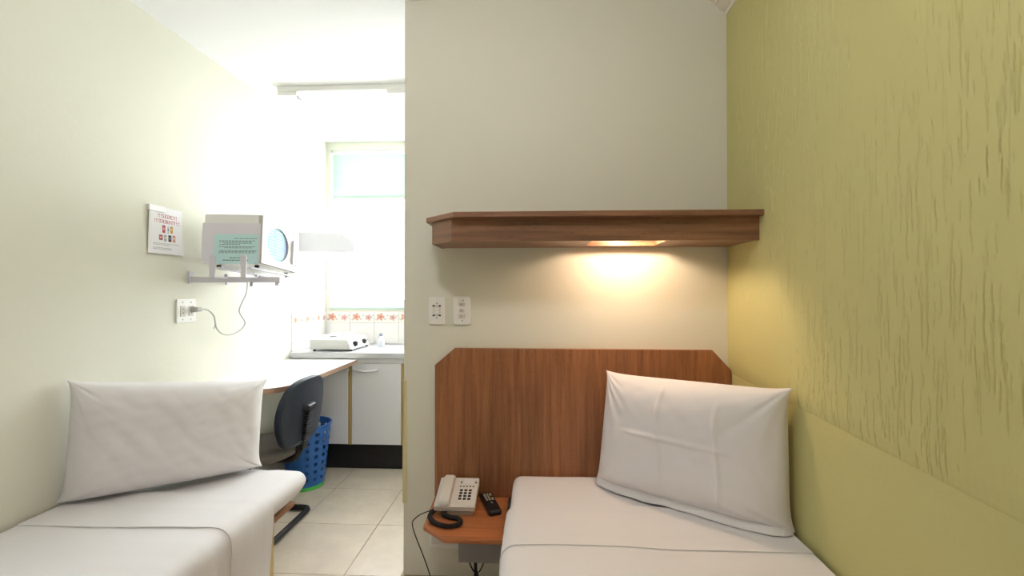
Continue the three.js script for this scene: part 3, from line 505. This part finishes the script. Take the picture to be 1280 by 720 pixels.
// ------------------------------------------------------------ microwave on its wall bracket
{
  const w = 0.425, h = 0.241, d = 0.272, t = thing('microwave_oven', 'white microwave oven with an oval window and papers taped to its side', 'microwave', [0, 0, 0]);
  t.rotation.order = 'YXZ'; t.rotation.set(0, 96.1 * Math.PI / 180, -0.070);
  const corner = V(-w / 2, 0, d / 2).applyEuler(t.rotation); t.position.copy(V(-1.305, 1.378, -2.10).sub(corner));
  L('case', new RoundedBoxGeometry(w, h, d - 0.02, 3, 0.006).translate(0, h / 2, -0.01), mats.enamel, t);
  const s = roundRect(-w / 2, 0.004, w / 2 - 0.085, h - 0.002, 0.008), hole = new THREE.Path(); hole.absellipse(-0.04, h * 0.5, 0.118, 0.084, 0, Math.PI * 2, true, 0); s.holes.push(hole);
  const door = L('door', new THREE.ExtrudeGeometry(s, { depth: 0.014, bevelEnabled: true, bevelThickness: 0.003, bevelSize: 0.003, bevelOffset: -0.003, bevelSegments: 3, curveSegments: 40 }).translate(0, 0, d / 2 - 0.018), mats.applianceWhite, t);
  // blue oval window face with pale bars and a darker right strip
  const c = document.createElement('canvas'); c.width = 512; c.height = 360; const x = c.getContext('2d'); x.fillStyle = '#4f8ca3'; x.fillRect(0, 0, 512, 360); x.fillStyle = '#9cc3cd';
  for (let r = 0; r < 10; r++) { x.fillRect(60, 30 + r * 31, 130 + 30 * Math.sin(r * 2.3), 9); x.fillRect(230, 30 + r * 31, 150 + 25 * Math.cos(r * 1.7), 9); } x.fillStyle = '#35538a'; x.fillRect(440, 0, 72, 360);
  const wt = new THREE.CanvasTexture(c); wt.colorSpace = THREE.SRGBColorSpace;
  const og = new THREE.ShapeGeometry(new THREE.Shape().absellipse(-0.04, h * 0.5, 0.119, 0.085, 0, Math.PI * 2), 48), ou = og.attributes.uv, op = og.attributes.position; for (let i = 0; i < ou.count; i++) ou.setXY(i, (op.getX(i) + 0.159) / 0.238, (op.getY(i) - h * 0.5 + 0.085) / 0.17);
  L('window', og.translate(0, 0, d / 2 - 0.008), new THREE.MeshPhysicalMaterial({ map: wt, roughness: 0.5 }), door);
  const panel = L('control_panel', new RoundedBoxGeometry(0.080, h - 0.006, 0.02, 3, 0.004).translate(w / 2 - 0.041, h / 2, d / 2 - 0.011), mats.applianceWhite, t);
  for (let r = 0; r < 5; r++) for (let k = 0; k < 2; k++) L('button', new RoundedBoxGeometry(0.018, 0.012, 0.004, 2, 0.0015).translate(w / 2 - 0.055 + k * 0.026, 0.045 + r * 0.022, d / 2), std('#bfe3e6', 0.5), panel);
  L('display', new RoundedBoxGeometry(0.05, 0.022, 0.003, 2, 0.001).translate(w / 2 - 0.041, 0.195, d / 2), std('#9fc7cc', 0.3), panel);
  L('door_grip', new RoundedBoxGeometry(0.010, 0.13, 0.014, 2, 0.003).translate(w / 2 - 0.092, h * 0.45, d / 2 + 0.004), mats.greyMetal, door);
  for (const a of [-1, 1]) for (const b of [-1, 1]) L('foot', new THREE.CylinderGeometry(0.010, 0.010, 0.012, 14).translate(a * 0.16, -0.005, b * 0.09), mats.rubber, t);
  // papers on the side that faces the room
  const paper = (name, z0, z1, y0, y1, off, map, color) => { const g = sheetGrid(14, 14, (u, v) => [-w / 2 - off - 0.002 * noise2(u * 3, v * 3, 301), y0 + (y1 - y0) * v, z0 + (z1 - z0) * u, u, v]); const q = g.clone(); q.translate(0.0004, 0, 0); return L(name, merge([g, q]), std(color, 0.8, { map, side: THREE.DoubleSide }), t); };
  paper('cover_sheet', -d / 2 - 0.006, d / 2 - 0.008, 0.004, 0.196, 0.0015, null, '#e8e6ef');
  const c2 = document.createElement('canvas'); c2.width = 512; c2.height = 360; const y = c2.getContext('2d'); y.fillStyle = '#cdeff2'; y.fillRect(0, 0, 512, 360); y.fillStyle = '#4d666c';
  const row = (yy, a, b, hh = 6) => { for (let xx = a; xx < b;) { const l = 14 + ((xx * 7 + yy * 13) % 26); y.fillRect(xx, yy, Math.min(l, b - xx), hh); xx += l + 7; } };
  row(50, 230, 500); [[78, 60, 480], [92, 60, 440], [108, 110, 440], [124, 60, 300], [150, 60, 480], [164, 120, 440], [196, 70, 500], [210, 60, 490], [224, 60, 480]].forEach((q) => row(...q)); row(285, 190, 350, 9); row(312, 110, 400, 10);
  const st = new THREE.CanvasTexture(c2); st.colorSpace = THREE.SRGBColorSpace;
  paper('notice', -d / 2 + 0.052, d / 2 - 0.016, 0.000, 0.142, 0.0045, st, '#ffffff');
  const cord = M('power_cord', tube([[XL + 0.041, 1.157, -2.172], [-1.658, 1.152, -2.22], [-1.66, 1.118, -2.267], [-1.66, 1.058, -2.285], [-1.66, 1.020, -2.335], [-1.66, 1.012, -2.41], [-1.66, 1.035, -2.49], [-1.66, 1.068, -2.52], [-1.66, 1.105, -2.49], [-1.66, 1.141, -2.467], [-1.66, 1.19, -2.495], [-1.665, 1.235, -2.535], [-1.665, 1.30, -2.545], [-1.66, 1.36, -2.50], [-1.63, 1.42, -2.45]], 0.0038, 120, 8), mats.cordGrey, t);
  M('plug', merge([new THREE.CylinderGeometry(0.012, 0.015, 0.022, 18).rotateZ(-Math.PI / 2).translate(XL + 0.0245, 1.158, -2.150), new RoundedBoxGeometry(0.018, 0.022, 0.034, 3, 0.006).translate(XL + 0.040, 1.158, -2.158)]), mats.cordGrey, cord);
  M('cord_tie', tube([[-1.656, 1.075, -2.275], [-1.65, 1.068, -2.26], [-1.648, 1.055, -2.25]], 0.0022, 8, 6), mats.greyPanel, cord);
}
{
  const t = thing('microwave_bracket', 'pale grey metal wall bracket carrying the microwave oven', 'bracket', [-1.5, 1.29, -2.3]);
  for (const z of [-2.15, -2.42]) { const dy = z < -2.3 ? 0.006 : 0; M('arm', bx(XL + 0.01, 1.291 + dy, z - 0.012, z < -2.3 ? -1.40 : -1.238, 1.318 + dy, z + 0.012, 0.003), mats.greyMetal, t); M('wall_plate', bx(XL + 0.001, 1.285, z - 0.014, XL + 0.010, 1.345, z + 0.014, 0.002), mats.greyMetal, t); if (z > -2.3) M('end_cap', bx(-1.262, 1.276, z - 0.010, -1.246, 1.291, z + 0.010, 0.002), mats.greyMetal, t); }
  for (const x of [-1.51, -1.36]) {
    M('cross_rail', bx(x - 0.012, 0, -0.21, x + 0.012, 0.010, 0.21, 0.002).rotateX(0).applyMatrix4(new THREE.Matrix4().makeRotationX(-0.070).setPosition(0, 1.340, -2.30)), mats.greyMetal, t);
    M('riser', bx(x - 0.008, 1.318, -2.158, x + 0.008, 1.330, -2.142), mats.greyMetal, t); M('riser', bx(x - 0.008, 1.323, -2.428, x + 0.008, 1.334, -2.412), mats.greyMetal, t);
    const sh = new THREE.Shape(); sh.moveTo(x - 0.013, 1.318); sh.lineTo(x - 0.013, 1.400); sh.absarc(x, 1.402, 0.016, Math.PI, 0, true); sh.lineTo(x + 0.013, 1.318); sh.closePath();
    M('hook', plate(sh, -2.052, -2.046, 0.001), mats.greyMetal, t);
    M('hook_foot', bx(x - 0.013, 1.310, -2.140, x + 0.013, 1.318, -2.046, 0.002), mats.greyMetal, t);
  }
  M('bolt', new THREE.CylinderGeometry(0.008, 0.008, 0.02, 12).translate(-1.385, 1.281, -2.15), mats.greyMetal, t);
}
// ------------------------------------------------------------ sockets, switches, cords, poster
function wallPlate(name, label, cat, pos, turn, w, h, r, build) { const t = thing(name, label, cat, pos, turn); L('plate', plate(roundRect(-w / 2, -h / 2, w / 2, h / 2, r), 0.0005, 0.009, 0.003), mats.whitePlastic, t); build(t); return t; }
const screw = (t, x, y) => L('screw', new THREE.CylinderGeometry(0.0028, 0.0028, 0.002, 12).rotateX(Math.PI / 2).translate(x, y, 0.0095), mats.greyPanel, t);
wallPlate('power_outlet', 'white double power outlet on the cream wall with a grey plug in it', 'outlet', [XL, 1.152, -2.122], Math.PI / 2, 0.122, 0.115, 0.006, (t) => {
  for (const x of [-0.026, 0.026]) { const m = L('socket', new RoundedBoxGeometry(0.030, 0.052, 0.006, 2, 0.002).translate(x, 0, 0.009), mats.offPlastic, t); for (const y of [-0.010, 0.010]) L('pin_hole', new THREE.CylinderGeometry(0.0032, 0.0032, 0.002, 12).rotateX(Math.PI / 2).translate(x, y, 0.0118), mats.greyPanel, m); screw(t, x, 0.041); screw(t, x, -0.041); }
});
wallPlate('power_outlet', 'white single power outlet on the back wall left of the switch plate', 'outlet', [-0.405, 1.166, ZP], 0, 0.070, 0.114, 0.004, (t) => {
  const m = L('socket', new RoundedBoxGeometry(0.030, 0.044, 0.006, 2, 0.002).translate(0, 0, 0.009), mats.offPlastic, t);
  for (const y of [-0.020, 0.020]) for (const x of [-0.013, 0.013]) L('pin_hole', new RoundedBoxGeometry(0.009, 0.006, 0.003, 2, 0.001).translate(x, y, 0.0112), mats.blackPlastic, m);
  for (const y of [-0.007, 0.007]) L('module', new RoundedBoxGeometry(0.020, 0.011, 0.003, 2, 0.001).translate(0, y, 0.0122), mats.whitePlastic, m);
  screw(t, 0, 0.030); screw(t, 0, -0.030);
});
wallPlate('light_switch', 'white rounded switch plate with stacked rockers on the back wall', 'switch', [-0.300, 1.166, ZP], 0, 0.074, 0.118, 0.012, (t) => {
  for (const [y, w, h] of [[0.026, 0.024, 0.014], [0.001, 0.020, 0.014], [-0.023, 0.028, 0.020]]) { const m = L('rocker', new RoundedBoxGeometry(w, h, 0.007, 2, 0.002).rotateX(0.08).translate(0, y, 0.010), mats.offPlastic, t); L('mark', new RoundedBoxGeometry(0.004, 0.006, 0.001, 1, 0.0003).translate(-0.003, y, 0.0137), mats.greyPanel, m); }
  screw(t, 0.005, 0.042); screw(t, 0.002, -0.042);
});
wallPlate('power_outlet', 'white power outlet low on the back wall under the bedside board', 'outlet', [-0.375, 0.222, ZP], 0, 0.118, 0.080, 0.004, (t) => {
  for (const x of [-0.028, 0.026]) { const m = L('socket', new RoundedBoxGeometry(0.046, 0.040, 0.005, 2, 0.002).translate(x, 0, 0.009), mats.offPlastic, t); L('pin_hole', new THREE.CylinderGeometry(0.003, 0.003, 0.002, 10).rotateX(Math.PI / 2).translate(x, 0.016, 0.0113), mats.blackPlastic, m); }
});
{
  const c = document.createElement('canvas'); c.width = 512; c.height = 560; const x = c.getContext('2d'); x.fillStyle = '#f1f0f3'; x.fillRect(0, 0, 512, 560);
  x.fillStyle = '#b0344c'; x.textAlign = 'center'; x.font = 'bold 62px serif'; x.fillText('!!!SEDE!!!', 272, 128); x.font = 'bold 58px serif'; x.fillText('!!!THIRSTY!!!', 272, 190);
  const can = (a, b, w, h, col, band) => { x.fillStyle = col; x.fillRect(a, b, w, h); x.fillStyle = band; x.fillRect(a + w * 0.2, b + h * 0.3, w * 0.6, h * 0.35); };
  can(196, 214, 44, 92, '#c24a55', '#e2a0a2'); x.fillStyle = '#b9c6d6'; x.fillRect(274, 226, 20, 84); x.fillRect(280, 208, 8, 20); x.fillStyle = '#5a6f8c'; x.fillRect(274, 252, 20, 18); can(316, 214, 40, 84, '#d9a338', '#ecd29a');
  can(150, 334, 52, 62, '#b65560', '#e6c0c2'); can(220, 330, 40, 76, '#a9abb2', '#d8d8dc'); can(286, 326, 46, 80, '#4b4f57', '#8b9098'); can(350, 322, 44, 84, '#d39a86', '#efd2c4');
  x.fillStyle = '#8a8890'; const row = (yy, a, b) => { for (let q = a; q < b;) { const l = 12 + ((q * 5 + yy * 3) % 24); x.fillRect(q, yy, Math.min(l, b - q), 5); q += l + 6; } }; row(434, 70, 440); row(450, 70, 300); row(488, 70, 330); row(504, 70, 340);
  const tx = new THREE.CanvasTexture(c); tx.colorSpace = THREE.SRGBColorSpace; tx.anisotropy = 8;
  const g = sheetGrid(20, 20, (u, v) => { const k = 0.004 + 0.010 * Math.pow(1 - v, 2) * u + 0.006 * (1 - u) * v; return [XL + k, 1.418 + 0.212 * v, -1.902 - 0.192 * u, u, v]; }, true);
  const t = thing('poster', 'white paper notice about drinks taped to the cream wall', 'poster', [XL, 1.418, -2.0]);
  M('paper', merge([g, g.clone().translate(-0.0006, 0, 0)]), std('#ffffff', 0.7, { map: tx, side: THREE.DoubleSide }), t);
  M('tape', bx(XL + 0.0005, 1.606, -1.985, XL + 0.0125, 1.632, -1.900, 0.001), std('#f4f4f6', 0.3), t);
}

// ------------------------------------------------------------ telephone and remote control on the bedside board
{
  const B = 0.404, t = thing('telephone', 'off-white desk telephone with black keys on the bedside board', 'telephone', [-0.297, B, -1.78]);
  const side = (prof, x0, x1, bev = 0.004) => { prof = prof.map(([z, y]) => [z + 0.02, y]); const s = new THREE.Shape(prof.map(([z, y]) => new THREE.Vector2(-z, y))); return new THREE.ExtrudeGeometry(s, { depth: x1 - x0 - 2 * bev, bevelEnabled: true, bevelThickness: bev, bevelSize: bev, bevelOffset: -bev, bevelSegments: 3 }).translate(0, 0, x0 + bev).applyMatrix4(new THREE.Matrix4().makeBasis(V(0, 0, -1), V(0, 1, 0), V(1, 0, 0))); };
  M('stand', side([[-1.718, B], [-1.718, B + 0.012], [-1.845, B + 0.040], [-1.845, B]], -0.345, -0.232), mats.phonePlastic, t);
  const body = M('body', side([[-1.706, B + 0.020], [-1.704, B + 0.036], [-1.712, B + 0.042], [-1.848, B + 0.086], [-1.850, B + 0.055]], -0.378, -0.222), mats.phonePlastic, t);
  const slope = Math.atan2(0.044, 0.136), onTop = (g, x, f) => g.rotateX(slope).translate(x, B + 0.042 + 0.044 * f, -1.692 - 0.136 * f);
  for (let r = 0; r < 4; r++) for (let k = 0; k < 3; k++) M('key', onTop(new RoundedBoxGeometry(0.0125, 0.006, 0.0095, 2, 0.003), -0.285 + k * 0.0175, 0.20 + r * 0.105), mats.blackPlastic, body);
  for (let k = 0; k < 5; k++) M('function_key', onTop(new RoundedBoxGeometry(0.007, 0.004, 0.005, 2, 0.0015), -0.291 + k * 0.0125, 0.66), mats.blackPlastic, body);
  M('name_card', onTop(new RoundedBoxGeometry(0.040, 0.002, 0.026, 2, 0.0008), -0.262, 0.86), std('#e6e4e2', 0.3), body);
  for (const x of [-0.291, -0.233]) M('slot', onTop(new RoundedBoxGeometry(0.005, 0.003, 0.010, 2, 0.001), x, 0.82), mats.blackPlastic, body);
  // handset: arched bar with two pads
  const hs = new THREE.Shape(); hs.moveTo(-1.700, B + 0.033); hs.quadraticCurveTo(-1.698, B + 0.062, -1.716, B + 0.066); hs.quadraticCurveTo(-1.785, B + 0.096, -1.840, B + 0.098); hs.quadraticCurveTo(-1.862, B + 0.098, -1.862, B + 0.074); hs.lineTo(-1.832, B + 0.074); hs.quadraticCurveTo(-1.785, B + 0.072, -1.735, B + 0.050); hs.lineTo(-1.733, B + 0.042); hs.closePath();
  const pts = hs.getPoints(10).map((p) => [p.x, p.y]);
  M('handset', side(pts, -0.364, -0.318, 0.010), mats.phonePlastic, t);
  // coiled cord
  const curve = new THREE.CatmullRomCurve3([[-0.352, B + 0.028, -1.700], [-0.376, B + 0.016, -1.700], [-0.388, B + 0.010, -1.672], [-0.374, B + 0.010, -1.636], [-0.342, B + 0.010, -1.606], [-0.305, B + 0.010, -1.596], [-0.276, B + 0.010, -1.606], [-0.266, B + 0.010, -1.628], [-0.280, B + 0.010, -1.650], [-0.315, B + 0.010, -1.662], [-0.340, B + 0.011, -1.680], [-0.338, B + 0.014, -1.700]].map((p) => V(...p)));
  class Coil extends THREE.Curve { getPoint(u) { const p = curve.getPointAt(u), d = curve.getTangentAt(u), a = V(0, 1, 0).cross(d).normalize(), b = d.clone().cross(a), q = u * Math.PI * 2 * 74, r = 0.0068; return p.addScaledVector(a, r * Math.cos(q)).addScaledVector(b, r * Math.sin(q)); } }
  M('coil_cord', new THREE.TubeGeometry(new Coil(), 1100, 0.0022, 5, false), mats.rubber, t);
}
tag(M('phone_line', tube([[-0.36, 0.412, -1.775], [-0.395, 0.409, -1.72], [-0.430, 0.400, -1.705], [-0.462, 0.37, -1.72], [-0.478, 0.33, -1.76], [-0.474, 0.26, -1.80], [-0.445, 0.17, -1.815], [-0.42, 0.09, -1.82], [-0.405, 0.004, -1.82], [-0.34, 0.004, -1.80]], 0.0022, 90, 6), mats.darkCord), 'thin dark telephone line falling from the bedside board to the floor', 'cord');
{
  const t = thing('remote_control', 'black remote control lying next to the telephone', 'remote', [-0.172, 0.404, -1.772], 0.34);
  L('body', new RoundedBoxGeometry(0.050, 0.022, 0.165, 4, 0.009).translate(0, 0.010, 0), mats.blackPlastic, t);
  for (let r = 0; r < 5; r++) for (let k = 0; k < 3; k++) { if (r === 2 && k === 2) continue; L('button', new RoundedBoxGeometry(0.008, 0.004, 0.0065, 2, 0.0015).translate(-0.012 + k * 0.012, 0.022, -0.060 + r * 0.0125), std('#b7ad95', 0.5), t); }
  L('button', new RoundedBoxGeometry(0.006, 0.004, 0.010, 2, 0.0015).translate(0.002, 0.022, 0.014), std('#8d8a84', 0.5), t);
}
{
  const t = thing('cable_bundle', 'black cables hanging out of the grey box under the bedside board', 'cable', [-0.21, 0.05, -1.72]);
  M('cable', tube([[-0.222, 0.271, -1.70], [-0.220, 0.22, -1.69], [-0.219, 0.12, -1.69], [-0.215, 0.006, -1.69], [-0.19, 0.006, -1.70]], 0.006, 30, 8), mats.rubber, t);
  M('cable', tube([[-0.245, 0.271, -1.70], [-0.243, 0.235, -1.69], [-0.225, 0.205, -1.68], [-0.212, 0.19, -1.69], [-0.21, 0.10, -1.69], [-0.20, 0.004, -1.68]], 0.0028, 40, 6), mats.rubber, t);
  M('cable', tube([[-0.185, 0.271, -1.70], [-0.187, 0.24, -1.69], [-0.205, 0.205, -1.68], [-0.222, 0.195, -1.685], [-0.228, 0.10, -1.69], [-0.225, 0.004, -1.70]], 0.0024, 40, 6), mats.rubber, t);
}

scene.traverse((o) => { if (o.isMesh) { o.castShadow = true; o.receiveShadow = true; } if (o.isPointLight) o.castShadow = true; });
renderer.render(scene, camera);
